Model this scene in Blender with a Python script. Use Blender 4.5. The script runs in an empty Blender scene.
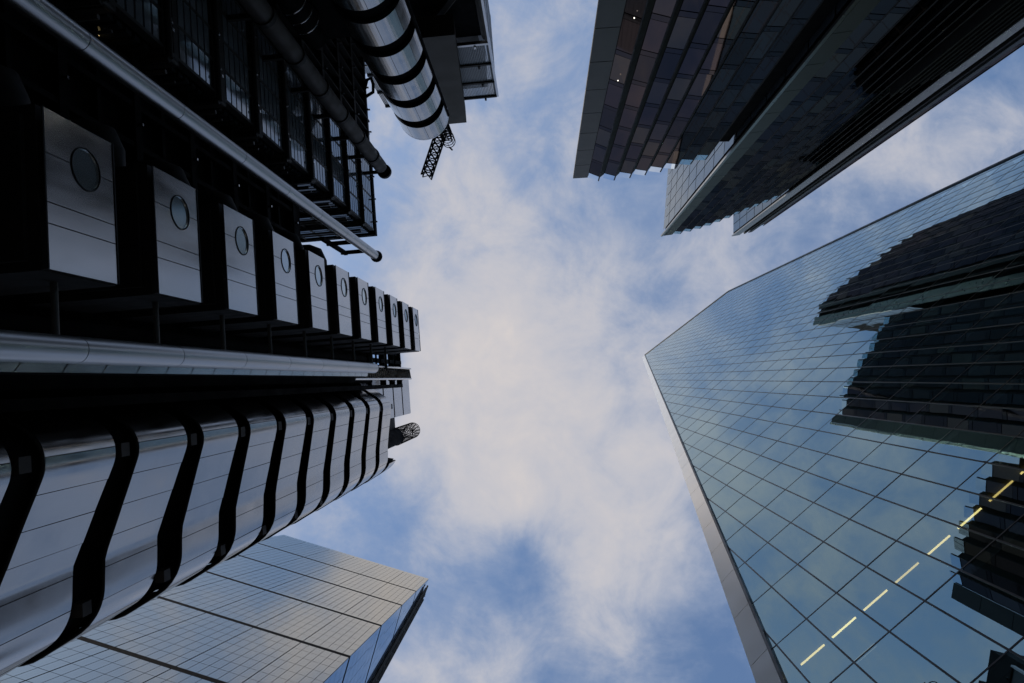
import bpy, math, random
from mathutils import Vector, Matrix
random.seed(7)
SC = bpy.context.scene
COL = SC.collection
R = math.radians

# ------------------------------------------------------------------ camera
cam_d = bpy.data.cameras.new('camera')
cam_d.sensor_width = 36.0
cam_d.lens = 24.01
cam_d.clip_start = 0.1
cam_d.clip_end = 6000
cam = bpy.data.objects.new('camera', cam_d)
COL.objects.link(cam)
# looking almost straight up from the pavement: X east, Y north, Z up; a tilt of about four degrees
U = Vector((32.0, -37.0, -683.0)).normalized()
Y_ = Vector((0, -1, 0)); Y_ = (Y_ - Y_.dot(U) * U).normalized()
X_ = Y_.cross(U)
rot = Matrix((X_, Y_, U))
EYE = 1.6
cam.matrix_world = Matrix.Translation((0, 0, EYE)) @ rot.to_4x4()
SC.camera = cam

# ------------------------------------------------------------------ sky, sun, exposure
SUN_EL, SUN_AZ = R(46), R(248)      # azimuth clockwise from north (+Y): low in the west-south-west
W = bpy.data.worlds.new('World'); SC.world = W; W.use_nodes = True
nt = W.node_tree; nt.nodes.clear()
def N(tree, typ, **kw):
    n = tree.nodes.new(typ)
    for k, v in kw.items():
        if k == 'inp':
            for kk, vv in v.items(): n.inputs[kk].default_value = vv
        else: setattr(n, k, v)
    return n
def math_node(tree, op, a, b=None, c=None, clamp=False):
    n = tree.nodes.new('ShaderNodeMath'); n.operation = op; n.use_clamp = clamp
    for i, v in enumerate((a, b, c)):
        if v is None: continue
        if isinstance(v, (int, float)): n.inputs[i].default_value = v
        else: tree.links.new(v, n.inputs[i])
    return n.outputs[0]
sky = N(nt, 'ShaderNodeTexSky', sky_type='NISHITA', sun_disc=False)
sky.sun_elevation = SUN_EL; sky.sun_rotation = SUN_AZ
sky.air_density = 1.0; sky.dust_density = 0.6; sky.ozone_density = 1.4
tc = N(nt, 'ShaderNodeTexCoord')
sep = N(nt, 'ShaderNodeSeparateXYZ'); nt.links.new(tc.outputs['Generated'], sep.inputs[0])
zc = math_node(nt, 'MAXIMUM', sep.outputs[2], 0.16)
qx = math_node(nt, 'DIVIDE', sep.outputs[0], zc)
qy = math_node(nt, 'DIVIDE', sep.outputs[1], zc)
comb = N(nt, 'ShaderNodeCombineXYZ'); nt.links.new(qx, comb.inputs[0]); nt.links.new(qy, comb.inputs[1])
comb.inputs[2].default_value = 3.7
def noise(scale, detail, rough, dist=0.0):
    n = N(nt, 'ShaderNodeTexNoise'); n.inputs['Scale'].default_value = scale
    n.inputs['Detail'].default_value = detail; n.inputs['Roughness'].default_value = rough
    n.inputs['Distortion'].default_value = dist
    nt.links.new(comb.outputs[0], n.inputs['Vector'])
    return n.outputs['Fac']
n_big = noise(3.0, 8, 0.60, 0.35)
n_mid = noise(8.5, 8, 0.62, 0.5)
# a flat cloud deck overhead: (centre x, centre y, half width x, half width y, weight) in deck units
BUMPS = [(-0.11, -0.14, 0.13, 0.19, 0.40), (-0.02, 0.06, 0.14, 0.20, 0.42), (0.09, 0.20, 0.11, 0.18, 0.40),
         (-0.15, 0.08, 0.08, 0.10, 0.22), (0.02, -0.10, 0.10, 0.12, 0.22), (0.14, 0.34, 0.07, 0.09, 0.26),
         (-0.08, -0.44, 0.06, 0.12, 0.22), (0.62, -0.30, 0.14, 0.10, 0.26), (0.30, -0.08, 0.12, 0.06, 0.20),
         (-0.10, 0.42, 0.12, 0.05, 0.22), (-0.30, 0.26, 0.08, 0.04, 0.06), (0.05, -0.45, 0.05, 0.08, 0.10),
         (-0.04, 0.29, 0.06, 0.055, -0.62), (-0.26, 0.24, 0.10, 0.07, -0.36), 
         (0.25, 0.38, 0.06, 0.10, -0.42), (0.22, -0.10, 0.06, 0.07, 0.16), (-0.20, -0.42, 0.07, 0.09, 0.30), (-0.14, -0.27, 0.05, 0.05, 0.20), (0.09, -0.30, 0.07, 0.12, 0.28), (0.24, -0.16, 0.07, 0.06, 0.20), (-0.22, -0.14, 0.05, 0.06, 0.2), (-0.16, -0.32, 0.04, 0.05, -0.10),
         (0.03, 0.41, 0.06, 0.04, -0.40), (-0.28, -0.04, 0.045, 0.07, -0.75), (-0.36, 0.0, 0.06, 0.08, 0.45), (-0.55, -0.06, 0.08, 0.10, 0.40), (-0.19, -0.02, 0.03, 0.12, 0.25), (0.50, -0.22, 0.05, 0.06, -0.14)]
acc = None
for (cx, cy, sx, sy, wgt) in BUMPS:
    dx = math_node(nt, 'DIVIDE', math_node(nt, 'SUBTRACT', qx, cx), sx)
    dy = math_node(nt, 'DIVIDE', math_node(nt, 'SUBTRACT', qy, cy), sy)
    r2 = math_node(nt, 'ADD', math_node(nt, 'MULTIPLY', dx, dx), math_node(nt, 'MULTIPLY', dy, dy))
    gsn = math_node(nt, 'MULTIPLY', math_node(nt, 'EXPONENT', math_node(nt, 'MULTIPLY', r2, -0.7)), wgt)
    acc = gsn if acc is None else math_node(nt, 'ADD', acc, gsn)
n_fine = noise(24.0, 6, 0.62, 0.6)
dens = math_node(nt, 'ADD', math_node(nt, 'MULTIPLY', n_big, 1.5), math_node(nt, 'MULTIPLY', n_mid, 1.15))
dens = math_node(nt, 'ADD', dens, math_node(nt, 'MULTIPLY', n_fine, 0.26))
dens = math_node(nt, 'ADD', dens, math_node(nt, 'MULTIPLY', acc, 0.80))
mr = N(nt, 'ShaderNodeMapRange', interpolation_type='SMOOTHSTEP')
nt.links.new(dens, mr.inputs['Value'])
mr.inputs['From Min'].default_value = 1.04; mr.inputs['From Max'].default_value = 1.98
mask = mr.outputs['Result']
CLOUD_GAIN, SKY_STRENGTH = 1.0, 0.10
shade = N(nt, 'ShaderNodeMix', data_type='RGBA')
shr = N(nt, 'ShaderNodeMapRange'); nt.links.new(dens, shr.inputs['Value'])
shr.inputs['From Min'].default_value = 1.45; shr.inputs['From Max'].default_value = 2.42
nt.links.new(shr.outputs['Result'], shade.inputs['Factor'])
shade.inputs['A'].default_value = (3.9, 4.45, 5.7, 1)
shade.inputs['B'].default_value = (7.0, 6.45, 6.2, 1)
skymul = N(nt, 'ShaderNodeMix', data_type='RGBA', blend_type='MULTIPLY')
skymul.inputs['Factor'].default_value = 1.0
nt.links.new(sky.outputs[0], skymul.inputs['A'])
skymul.inputs['B'].default_value = (1.12, 1.40, 1.58, 1)
cm = N(nt, 'ShaderNodeMix', data_type='RGBA')
nt.links.new(math_node(nt, 'MULTIPLY_ADD', mask, 0.84, 0.10), cm.inputs['Factor'])
nt.links.new(skymul.outputs['Result'], cm.inputs['A'])
nt.links.new(shade.outputs['Result'], cm.inputs['B'])
bg = N(nt, 'ShaderNodeBackground'); bg.inputs['Strength'].default_value = SKY_STRENGTH
nt.links.new(cm.outputs['Result'], bg.inputs['Color'])
wo = N(nt, 'ShaderNodeOutputWorld'); nt.links.new(bg.outputs[0], wo.inputs['Surface'])

sun_d = bpy.data.lights.new('sun', 'SUN'); sun_d.energy = 1.5; sun_d.angle = R(12); sun_d.color = (1.0, 0.86, 0.70)
sun = bpy.data.objects.new('sun', sun_d); COL.objects.link(sun)
sdir = Vector((math.sin(SUN_AZ) * math.cos(SUN_EL), math.cos(SUN_AZ) * math.cos(SUN_EL), math.sin(SUN_EL)))
sun.rotation_euler = sdir.to_track_quat('Z', 'Y').to_euler()
SC.view_settings.view_transform = 'Standard'
SC.view_settings.look = 'None'
SC.view_settings.gamma = 1.0
SC.view_settings.exposure = 0.0
SC.cycles.max_bounces = 8
SC.cycles.transparent_max_bounces = 12
SC.cycles.sample_clamp_indirect = 6

# ------------------------------------------------------------------ materials
def new_mat(name):
    m = bpy.data.materials.new(name); m.use_nodes = True
    t = m.node_tree; t.nodes.clear()
    out = t.nodes.new('ShaderNodeOutputMaterial')
    return m, t, out
def principled(name, base, rough, metal=0.0, var=0.25, nscale=1.5, rvar=0.12, bump=0.0, stretch=(1, 1, 1), spec=0.5):
    m, t, out = new_mat(name)
    p = t.nodes.new('ShaderNodeBsdfPrincipled'); t.links.new(p.outputs[0], out.inputs[0])
    p.inputs['Metallic'].default_value = metal
    p.inputs['Specular IOR Level'].default_value = spec
    g = t.nodes.new('ShaderNodeNewGeometry')
    mp = t.nodes.new('ShaderNodeMapping'); mp.inputs['Scale'].default_value = stretch
    t.links.new(g.outputs['Position'], mp.inputs[0])
    n = t.nodes.new('ShaderNodeTexNoise'); n.inputs['Scale'].default_value = nscale; n.inputs['Detail'].default_value = 5
    t.links.new(mp.outputs[0], n.inputs['Vector'])
    mx = t.nodes.new('ShaderNodeMix'); mx.data_type = 'RGBA'
    t.links.new(n.outputs['Fac'], mx.inputs['Factor'])
    mx.inputs['A'].default_value = (*[c * (1 - var) for c in base], 1)
    mx.inputs['B'].default_value = (*[min(1, c * (1 + var)) for c in base], 1)
    t.links.new(mx.outputs['Result'], p.inputs['Base Color'])
    r = t.nodes.new('ShaderNodeMapRange')
    t.links.new(n.outputs['Fac'], r.inputs['Value'])
    r.inputs['From Min'].default_value = 0.3; r.inputs['From Max'].default_value = 0.7
    r.inputs['To Min'].default_value = max(0.02, rough - rvar); r.inputs['To Max'].default_value = min(1, rough + rvar)
    t.links.new(r.outputs['Result'], p.inputs['Roughness'])
    if bump:
        b = t.nodes.new('ShaderNodeBump'); b.inputs['Strength'].default_value = bump; b.inputs['Distance'].default_value = 0.02
        t.links.new(n.outputs['Fac'], b.inputs['Height']); t.links.new(b.outputs[0], p.inputs['Normal'])
    return m
def glass(name, ior, gloss, see, rough=0.0, wob=0.0, coat=None):
    """window glass: a Fresnel mirror over a tinted view of what is behind it"""
    m, t, out = new_mat(name)
    mix = t.nodes.new('ShaderNodeMixShader'); t.links.new(mix.outputs[0], out.inputs[0])
    fr = t.nodes.new('ShaderNodeFresnel'); fr.inputs['IOR'].default_value = ior
    t.links.new(fr.outputs[0], mix.inputs[0])
    tr = t.nodes.new('ShaderNodeBsdfTransparent'); tr.inputs[0].default_value = (*see, 1)
    gl = t.nodes.new('ShaderNodeBsdfGlossy'); gl.inputs['Color'].default_value = (*gloss, 1); gl.inputs['Roughness'].default_value = rough
    t.links.new(tr.outputs[0], mix.inputs[1]); t.links.new(gl.outputs[0], mix.inputs[2])
    if coat: t.links.new(coated(t, *coat, gloss, (0.96, 1.0, 1.0), gl)[0], mix.inputs[0])
    if wob:
        g = t.nodes.new('ShaderNodeNewGeometry')
        n = t.nodes.new('ShaderNodeTexNoise'); n.inputs['Scale'].default_value = 0.45; n.inputs['Detail'].default_value = 1
        t.links.new(g.outputs['Position'], n.inputs['Vector'])
        b = t.nodes.new('ShaderNodeBump'); b.inputs['Strength'].default_value = 1.0; b.inputs['Distance'].default_value = wob
        t.links.new(n.outputs['Fac'], b.inputs['Height'])
        t.links.new(b.outputs[0], gl.inputs['Normal']); t.links.new(b.outputs[0], fr.inputs['Normal'])
    return m
def coated(t, r0, r1, power, lo, hi, gl):
    """reflectance of a coated pane: r0 face on rising to r1 edge on; the tint of the coating fades edge on"""
    lw = t.nodes.new('ShaderNodeLayerWeight'); lw.inputs['Blend'].default_value = 0.5
    pw = math_node(t, 'POWER', lw.outputs['Facing'], power)
    fac = math_node(t, 'MULTIPLY_ADD', pw, r1 - r0, r0, clamp=True)
    mx = t.nodes.new('ShaderNodeMix'); mx.data_type = 'RGBA'
    t.links.new(pw, mx.inputs['Factor']); mx.inputs['A'].default_value = (*lo, 1); mx.inputs['B'].default_value = (*hi, 1)
    t.links.new(mx.outputs['Result'], gl.inputs['Color'])
    return fac, lw
def opaque_glass(name, base, ior, gloss, rough=0.02, var=0.2, nscale=0.4, coat=None):
    """glazing whose inside reads as one dark tone: diffuse blind colour under a Fresnel mirror"""
    m, t, out = new_mat(name)
    mix = t.nodes.new('ShaderNodeMixShader'); t.links.new(mix.outputs[0], out.inputs[0])
    fr = t.nodes.new('ShaderNodeFresnel'); fr.inputs['IOR'].default_value = ior
    t.links.new(fr.outputs[0], mix.inputs[0])
    g = t.nodes.new('ShaderNodeNewGeometry')
    n = t.nodes.new('ShaderNodeTexNoise'); n.inputs['Scale'].default_value = nscale
    t.links.new(g.outputs['Position'], n.inputs['Vector'])
    mx = t.nodes.new('ShaderNodeMix'); mx.data_type = 'RGBA'; t.links.new(n.outputs['Fac'], mx.inputs['Factor'])
    mx.inputs['A'].default_value = (*[c * (1 - var) for c in base], 1); mx.inputs['B'].default_value = (*[c * (1 + var) for c in base], 1)
    d = t.nodes.new('ShaderNodeBsdfDiffuse'); t.links.new(mx.outputs['Result'], d.inputs['Color'])
    gl = t.nodes.new('ShaderNodeBsdfGlossy'); gl.inputs['Color'].default_value = (*gloss, 1); gl.inputs['Roughness'].default_value = rough
    t.links.new(d.outputs[0], mix.inputs[1]); t.links.new(gl.outputs[0], mix.inputs[2])
    if coat: t.links.new(coated(t, *coat, gloss, gloss, gl)[0], mix.inputs[0])
    return m
def emit(name, colr, strength):
    m, t, out = new_mat(name)
    e = t.nodes.new('ShaderNodeEmission'); e.inputs[0].default_value = (*colr, 1); e.inputs[1].default_value = strength
    t.links.new(e.outputs[0], out.inputs[0])
    return m

M = {}
M['asphalt'] = principled('asphalt', (0.05, 0.05, 0.052), 0.85, var=0.3, nscale=3, bump=0.3)
M['paving'] = principled('paving_stone', (0.26, 0.25, 0.24), 0.8, var=0.2, nscale=2)
M['steel'] = principled('brushed_steel', (0.44, 0.43, 0.415), 0.33, 1.0, var=0.10, nscale=2.0, rvar=0.05, stretch=(1, 1, 0.15))
M['steel_band'] = principled('stainless_cladding', (0.45, 0.435, 0.415), 0.20, 1.0, var=0.18, nscale=0.9, rvar=0.06, bump=0.05)
M['steel_dull'] = principled('dull_steel_cladding', (0.54, 0.52, 0.50), 0.21, 1.0, var=0.16, nscale=1.6, rvar=0.05, stretch=(1, 1, 0.25))
M['black'] = principled('black_metal', (0.005, 0.005, 0.0055), 0.8, 0.0, spec=0.04, var=0.3)
M['dark'] = principled('dark_painted_steel', (0.020, 0.019, 0.018), 0.6, 0.0, spec=0.12, var=0.3)
M['brown'] = principled('brown_grey_duct', (0.045, 0.038, 0.033), 0.6, 0.0, spec=0.2, var=0.15)
M['rail'] = principled('grey_rail', (0.085, 0.08, 0.075), 0.5, 0.2, var=0.2)
M['stone'] = principled('grey_stone', (0.2, 0.19, 0.18), 0.8, 0.0, var=0.1)
M['bay_frame'] = principled('grey_bay_frame', (0.032, 0.031, 0.030), 0.55, 0.0, spec=0.15, var=0.2)
M['tan'] = principled('grey_brown_cladding', (0.07, 0.063, 0.056), 0.65, 0.0, spec=0.1, var=0.12, nscale=0.6)
M['grating'] = principled('steel_grating', (0.20, 0.21, 0.22), 0.5, 0.4, var=0.2, nscale=4)
M['pod_glass'] = opaque_glass('porthole_glass', (0.20, 0.22, 0.22), 2.4, (0.80, 0.88, 0.90), 0.10, coat=(0.55, 0.95, 4))
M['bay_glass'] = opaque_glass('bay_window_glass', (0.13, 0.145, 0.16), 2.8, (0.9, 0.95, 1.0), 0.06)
M['bay_dark'] = opaque_glass('shaded_bay_glass', (0.02, 0.022, 0.024), 1.35, (0.7, 0.75, 0.8), 0.1)  # darker copy of the bay glass: north-face shade put into its colour
M['scalpel_glass'] = glass('blue_curtain_glass', 2.7, (0.60, 0.87, 0.92), (0.30, 0.40, 0.44), wob=0.0015, coat=(0.37, 1.0, 4.4))
M['mullion'] = principled('dark_mullion', (0.012, 0.014, 0.016), 0.4, spec=0.3)
M['fin'] = principled('pale_stone_grey_cladding', (0.88, 0.85, 0.82), 0.45, 0.0, var=0.05, nscale=0.7)
M['slab'] = principled('floor_slab', (0.05, 0.05, 0.05), 0.8)
M['tubes'] = [emit('lit_tube_%s' % n_, (1.0, g_, b_), e_) for n_, g_, b_, e_ in (('warm', .62, .19, 3.6), ('soft', .60, .17, 2.7), ('bright', .66, .22, 4.3))]
M['tube_dim'] = emit('dim_tube', (1.0, 0.80, 0.50), 0.7)
M['w_glass'] = [opaque_glass('tower_glass_%s' % n_, c, i_, g_, 0.03) for n_, c, i_, g_ in (
    ('plum', (0.024, 0.017, 0.030), 1.5, (0.07, 0.056, 0.06)), ('slate', (0.011, 0.010, 0.014), 1.45, (0.05, 0.044, 0.048)),
    ('brown', (0.060, 0.048, 0.046), 1.5, (0.10, 0.08, 0.07)), ('mauve', (0.038, 0.029, 0.040), 1.5, (0.08, 0.066, 0.066)))]
M['w_side'] = opaque_glass('pale_side_glass', (0.06, 0.07, 0.08), 2.4, (0.85, 0.92, 0.95), 0.05)
M['w_corner'] = principled('grey_corner_panel', (0.045, 0.05, 0.049), 0.5, 0.1, rvar=0.02, var=0.03, spec=0.22)
M['w_trim'] = principled('polished_corner_trim', (0.26, 0.25, 0.22), 0.28, 1.0, var=0.02, rvar=0.01)
M['w_par'] = glass('parapet_glass', 1.5, (0.8, 0.9, 1.0), (0.62, 0.78, 0.82))
M['l_glass'] = opaque_glass('sloping_silver_glass', (0.09, 0.09, 0.085), 2.9, (0.93, 0.92, 0.86), 0.02, var=0.12, nscale=0.15, coat=(0.33, 0.86, 4))
M['l_side'] = opaque_glass('blue_side_glass', (0.04, 0.06, 0.10), 1.9, (0.80, 0.90, 1.0), 0.03, coat=(0.4, 0.9, 4))
M['l_line'] = principled('facade_joint', (0.10, 0.10, 0.10), 0.5)
M['lamp_white'] = emit('lamp_white', (1.0, 0.93, 0.8), 2.5)
M['lamp_glow'] = emit('lamp_glow', (1.0, 0.72, 0.30), 1.0)

# ------------------------------------------------------------------ mesh builder
NB, LA = (0.9968, -0.0799), (0.0799, 0.9968)      # the steel building's own axes: b (towards the street), a (along it)
def LW(b, a, z): return (NB[0] * b + LA[0] * a, NB[1] * b + LA[1] * a, z + EYE)
def WW(x, y, z): return (x, y, z + EYE)
SD, SN, SDIST = (0.754, -0.657), (0.657, 0.754), 13.1   # glass wall of the angular tower: along, away
def SW(a, w, z): return (SD[0] * a + SN[0] * (SDIST + w), SD[1] * a + SN[1] * (SDIST + w), z + EYE)
EE, GG = (0.963, 0.269), (-0.269, 0.963)          # far sloping tower: along its front, away
def EW(e, g, z): return (EE[0] * e + GG[0] * g, EE[1] * e + GG[1] * g, z + EYE)

class MB:
    def __init__(s, fr=WW): s.v = []; s.f = []; s.m = []; s.fr = fr; s.sm = []
    def P(s, p): s.v.append(Vector(s.fr(*p))); return len(s.v) - 1
    def face(s, pts, mi=0, smooth=False):
        s.f.append([s.P(p) for p in pts]); s.m.append(mi); s.sm.append(smooth)
    def idx(s, ids, mi=0, smooth=False): s.f.append(list(ids)); s.m.append(mi); s.sm.append(smooth)
    def box(s, x0, x1, y0, y1, z0, z1, mi=0):
        i = [s.P(p) for p in ((x0, y0, z0), (x1, y0, z0), (x1, y1, z0), (x0, y1, z0), (x0, y0, z1), (x1, y0, z1), (x1, y1, z1), (x0, y1, z1))]
        for q in ((3, 2, 1, 0), (4, 5, 6, 7), (0, 1, 5, 4), (1, 2, 6, 5), (2, 3, 7, 6), (3, 0, 4, 7)):
            s.idx([i[k] for k in q], mi)
    def prism(s, poly, z0, z1, mi=0, caps=True, smooth=False):
        n = len(poly)
        lo = [s.P((p[0], p[1], z0)) for p in poly]; hi = [s.P((p[0], p[1], z1)) for p in poly]
        for k in range(n):
            j = (k + 1) % n; s.idx((lo[k], lo[j], hi[j], hi[k]), mi, smooth)
        if caps:
            s.idx(lo[::-1], mi); s.idx(hi, mi)
    def solid(s, quad, quad2, mi=0):
        """a slab between two matching polygons"""
        n = len(quad)
        a = [s.P(p) for p in quad]; b = [s.P(p) for p in quad2]
        s.idx(a, mi); s.idx(b[::-1], mi)
        for k in range(n):
            j = (k + 1) % n; s.idx((a[j], a[k], b[k], b[j]), mi)
    def tube(s, p0, p1, r, n=16, mi=0, caps=True, r1=None):
        s.path([p0, p1], r, n, mi, caps, r1)
    def path(s, pts, r, n=10, mi=0, caps=True, r1=None):
        W_ = [Vector(s.fr(*p)) for p in pts]
        rings = []
        for k, p in enumerate(W_):
            t = (W_[min(k + 1, len(W_) - 1)] - W_[max(k - 1, 0)]).normalized()
            up = Vector((0, 0, 1)) if abs(t.z) < 0.9 else Vector((1, 0, 0))
            x = t.cross(up).normalized(); y = t.cross(x)
            rr = r if (r1 is None or k == 0) else r1
            ring = []
            for j in range(n):
                an = 2 * math.pi * j / n
                s.v.append(p + x * math.cos(an) * rr + y * math.sin(an) * rr); ring.append(len(s.v) - 1)
            rings.append(ring)
        for k in range(len(rings) - 1):
            for j in range(n):
                jj = (j + 1) % n
                s.idx((rings[k][j], rings[k][jj], rings[k + 1][jj], rings[k + 1][j]), mi, True)
        if caps:
            for rg in (rings[0][::-1], rings[-1]):
                base = len(s.v); s.v += [s.v[i].copy() for i in rg]; s.idx(range(base, base + n), mi)
    def beam(s, p0, p1, w, mi=0):
        s.path([p0, p1], w * 0.7071, 4, mi)
        for k in range(-6, 0): s.sm[k] = False
    def ball(s, c, r, mi=0, n=16, m=10):
        C = Vector(s.fr(*c)); rings = []
        for i in range(m + 1):
            th = math.pi * i / m; ring = []
            for j in range(n):
                ph = 2 * math.pi * j / n
                s.v.append(C + Vector((math.sin(th) * math.cos(ph), math.sin(th) * math.sin(ph), math.cos(th))) * r); ring.append(len(s.v) - 1)
            rings.append(ring)
        for i in range(m):
            for j in range(n):
                jj = (j + 1) % n; s.idx((rings[i][j], rings[i + 1][j], rings[i + 1][jj], rings[i][jj]), mi, True)
    def build(s, name, mats, parent=None, origin=None):
        if not isinstance(mats, (list, tuple)): mats = [mats]
        off = Vector(origin) if origin is not None else Vector((0, 0, 0))
        if parent is not None:
            base = world_loc(parent)
            off = off if origin is not None else base
        me = bpy.data.meshes.new(name)
        me.from_pydata([tuple(v - off) for v in s.v], [], s.f)
        for m_ in mats: me.materials.append(m_)
        me.polygons.foreach_set('material_index', s.m)
        me.polygons.foreach_set('use_smooth', s.sm)
        me.update()
        o = bpy.data.objects.new(name, me); COL.objects.link(o)
        if parent is not None:
            o.parent = parent; o.location = off - world_loc(parent)
        else: o.location = off
        WL[o.name] = off
        return o
WL = {}
def world_loc(o): return WL[o.name]
def thing(name, label, cat, loc, group=None):
    o = bpy.data.objects.new(name, None); COL.objects.link(o); o.location = loc
    o.empty_display_size = 1.0
    WL[o.name] = Vector(loc); o['label'] = label; o['category'] = cat
    if group: o['group'] = group
    return o
def tag(o, label, cat, group=None):
    o['label'] = label; o['category'] = cat
    if group: o['group'] = group
    return o
def copy_part(o, parent, dz):
    """a copy of a part and its sub-parts, moved up by dz"""
    c = o.copy(); COL.objects.link(c); c.parent = parent
    c.location = o.location + Vector((0, 0, dz)); WL[c.name] = WL[o.name] + Vector((0, 0, dz))
    for ch in [x for x in bpy.data.objects if x.parent == o]:
        d = ch.copy(); COL.objects.link(d); d.parent = c
    return c
def clip_poly(subj, clip):
    """Sutherland-Hodgman, both counter-clockwise"""
    out = subj
    for i in range(len(clip)):
        a, b = clip[i], clip[(i + 1) % len(clip)]
        inp, out = out, []
        if not inp: break
        def side(p): return (b[0] - a[0]) * (p[1] - a[1]) - (b[1] - a[1]) * (p[0] - a[0])
        for k in range(len(inp)):
            p, q = inp[k], inp[(k + 1) % len(inp)]
            sp, sq = side(p), side(q)
            if sp >= 0: out.append(p)
            if (sp >= 0) != (sq >= 0):
                t = sp / (sp - sq); out.append((p[0] + (q[0] - p[0]) * t, p[1] + (q[1] - p[1]) * t))
    return out

# ------------------------------------------------------------------ ground, street
def struct(name, mb, mat):
    o = mb.build(name, mat); o['kind'] = 'structure'; return o
g = MB(); g.face(((-2500, -2500, -1.6), (2500, -2500, -1.6), (2500, 2500, -1.6), (-2500, 2500, -1.6)))
struct('ground', g, M['paving'])
g = MB(LW)
g.face(((-2.5, -200, -1.596), (3.5, -200, -1.596), (3.5, 200, -1.596), (-2.5, 200, -1.596)))
struct('road', g, M['asphalt'])
g = MB(LW)
g.box(-2.62, -2.5, -200, 200, -1.599, -1.48); g.box(3.5, 3.62, -200, 200, -1.599, -1.48)
struct('kerb', g, M['paving'])

# ================================================================== angular glass tower (right)
scal = thing('glass_tower', 'leaning-edged blue glass tower with pale edge strip, mirroring the dark stepped tower', 'tower', SW(24, 12, -1.6))
POLY = [(-4.6, -1.6), (46.6, -1.6), (46.6, 164.0), (24.8, 186.3)]      # glass wall outline, (along, height)
PW, FH = 1.475, 3.9
A0, Z0 = 1.5, 26.37
rs = random.Random(3)
mb = MB(SW)
for i in range(-6, 34):
    for k in range(-8, 44):
        a0, a1 = A0 + (i) * PW, A0 + (i + 1) * PW
        z0, z1 = Z0 + k * FH, Z0 + (k + 1) * FH
        pl = clip_poly([(a0, z0), (a1, z0), (a1, z1), (a0, z1)], POLY)
        if len(pl) < 3: continue
        ta, tz = rs.gauss(0, 0.0019), rs.gauss(0, 0.0011)
        ca, cz = (a0 + a1) / 2, (z0 + z1) / 2
        mb.face([(p[0], (p[0] - ca) * ta + (p[1] - cz) * tz, p[1]) for p in pl])
mb.build('curtain_glass', M['scalpel_glass'], scal)
def span_at(fn_poly, t, axis):
    """interval of the outline along the other axis at coordinate t"""
    xs = []
    n = len(fn_poly)
    for i in range(n):
        p, q = fn_poly[i], fn_poly[(i + 1) % n]
        if (p[axis] - t) * (q[axis] - t) < 0:
            u = (t - p[axis]) / (q[axis] - p[axis]); xs.append(p[1 - axis] + (q[1 - axis] - p[1 - axis]) * u)
    return (min(xs), max(xs)) if len(xs) >= 2 else None
mb = MB(SW)
for i in range(-5, 34):
    a = A0 + i * PW
    sp = span_at(POLY, a, 0)
    if sp: mb.box(a - 0.032, a + 0.032, -0.012, 0.06, sp[0], sp[1])
for k in range(-7, 42):
    z = Z0 + k * FH
    sp = span_at(POLY, z, 1)
    if sp: mb.box(sp[0], sp[1], -0.009, 0.05, z - 0.03, z + 0.03)
mb.build('mullion_grid', M['mullion'], scal)
# pale cladding strip along the leaning edge, in floor-high panels with open joints
mb = MB(SW)
SL = (24.8 + 4.6) / (186.3 + 1.6)
def edge_a(z): return -4.6 + (z + 1.6) * SL
for k in range(-8, 42):
    z0, z1 = max(-1.6, Z0 + k * FH + 0.02), min(186.3, Z0 + (k + 1) * FH - 0.02)
    if z1 <= z0: continue
    skew = 0.65        # the joints run down towards the outside
    a0, a1 = edge_a(z0), edge_a(z1)
    q0 = [(a0 - 1.02, -0.02, z0 - skew * 0.0), (a0 - 0.09, -0.12, z0), (a1 - 0.09, -0.12, z1), (a1 - 1.02, -0.02, z1)]
    q1 = [(p[0], p[1] + 0.45, p[2]) for p in q0]
    cp = MB(SW); cp.solid(q0, q1); cp.build('cladding_panel', M['fin'], scal)
mb = MB(SW)
mb.solid([(edge_a(-1.6) - 0.09, -0.16, -1.6), (edge_a(-1.6) + 0.03, -0.16, -1.6), (24.83, -0.16, 186.3), (24.71, -0.16, 186.3)],
         [(edge_a(-1.6) - 0.09, 0.3, -1.6), (edge_a(-1.6) + 0.03, 0.3, -1.6), (24.83, 0.3, 186.3), (24.71, 0.3, 186.3)])
mb.beam((24.8, 0.05, 186.4), (46.65, 0.05, 164.1), 0.3)
mb.beam((46.72, 0.05, -1.6), (46.72, 0.05, 164.1), 0.35)
mb.build('edge_frame', M['mullion'], scal)
# body behind the glass and the floors
mb = MB(SW)
inner = [(-3.4, -1.6), (46.4, -1.6), (46.4, 163.5), (25.0, 184.5)]
mb.solid([(p[0], 5.0, p[1]) for p in inner], [(p[0], 34.0, p[1]) for p in inner])
mb.solid([(-4.65, 0.3, -1.6), (-4.55, 0.3, -1.6), (24.75, 0.3, 186.2), (24.65, 0.3, 186.2)], [(-4.65, 5.2, -1.6), (-4.55, 5.2, -1.6), (24.75, 5.2, 186.2), (24.65, 5.2, 186.2)])
mb.build('tower_body', M['dark'], scal)
mb = MB(SW)
for k in range(-6, 40):
    z = Z0 + k * FH
    sp = span_at(POLY, z, 1)
    if sp:
        mb = MB(SW); mb.box(sp[0] + 0.2, sp[1] - 0.2, 0.12, 5.0, z - 0.36, z + 0.05); mb.build('floor_slab', M['slab'], scal)

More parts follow.
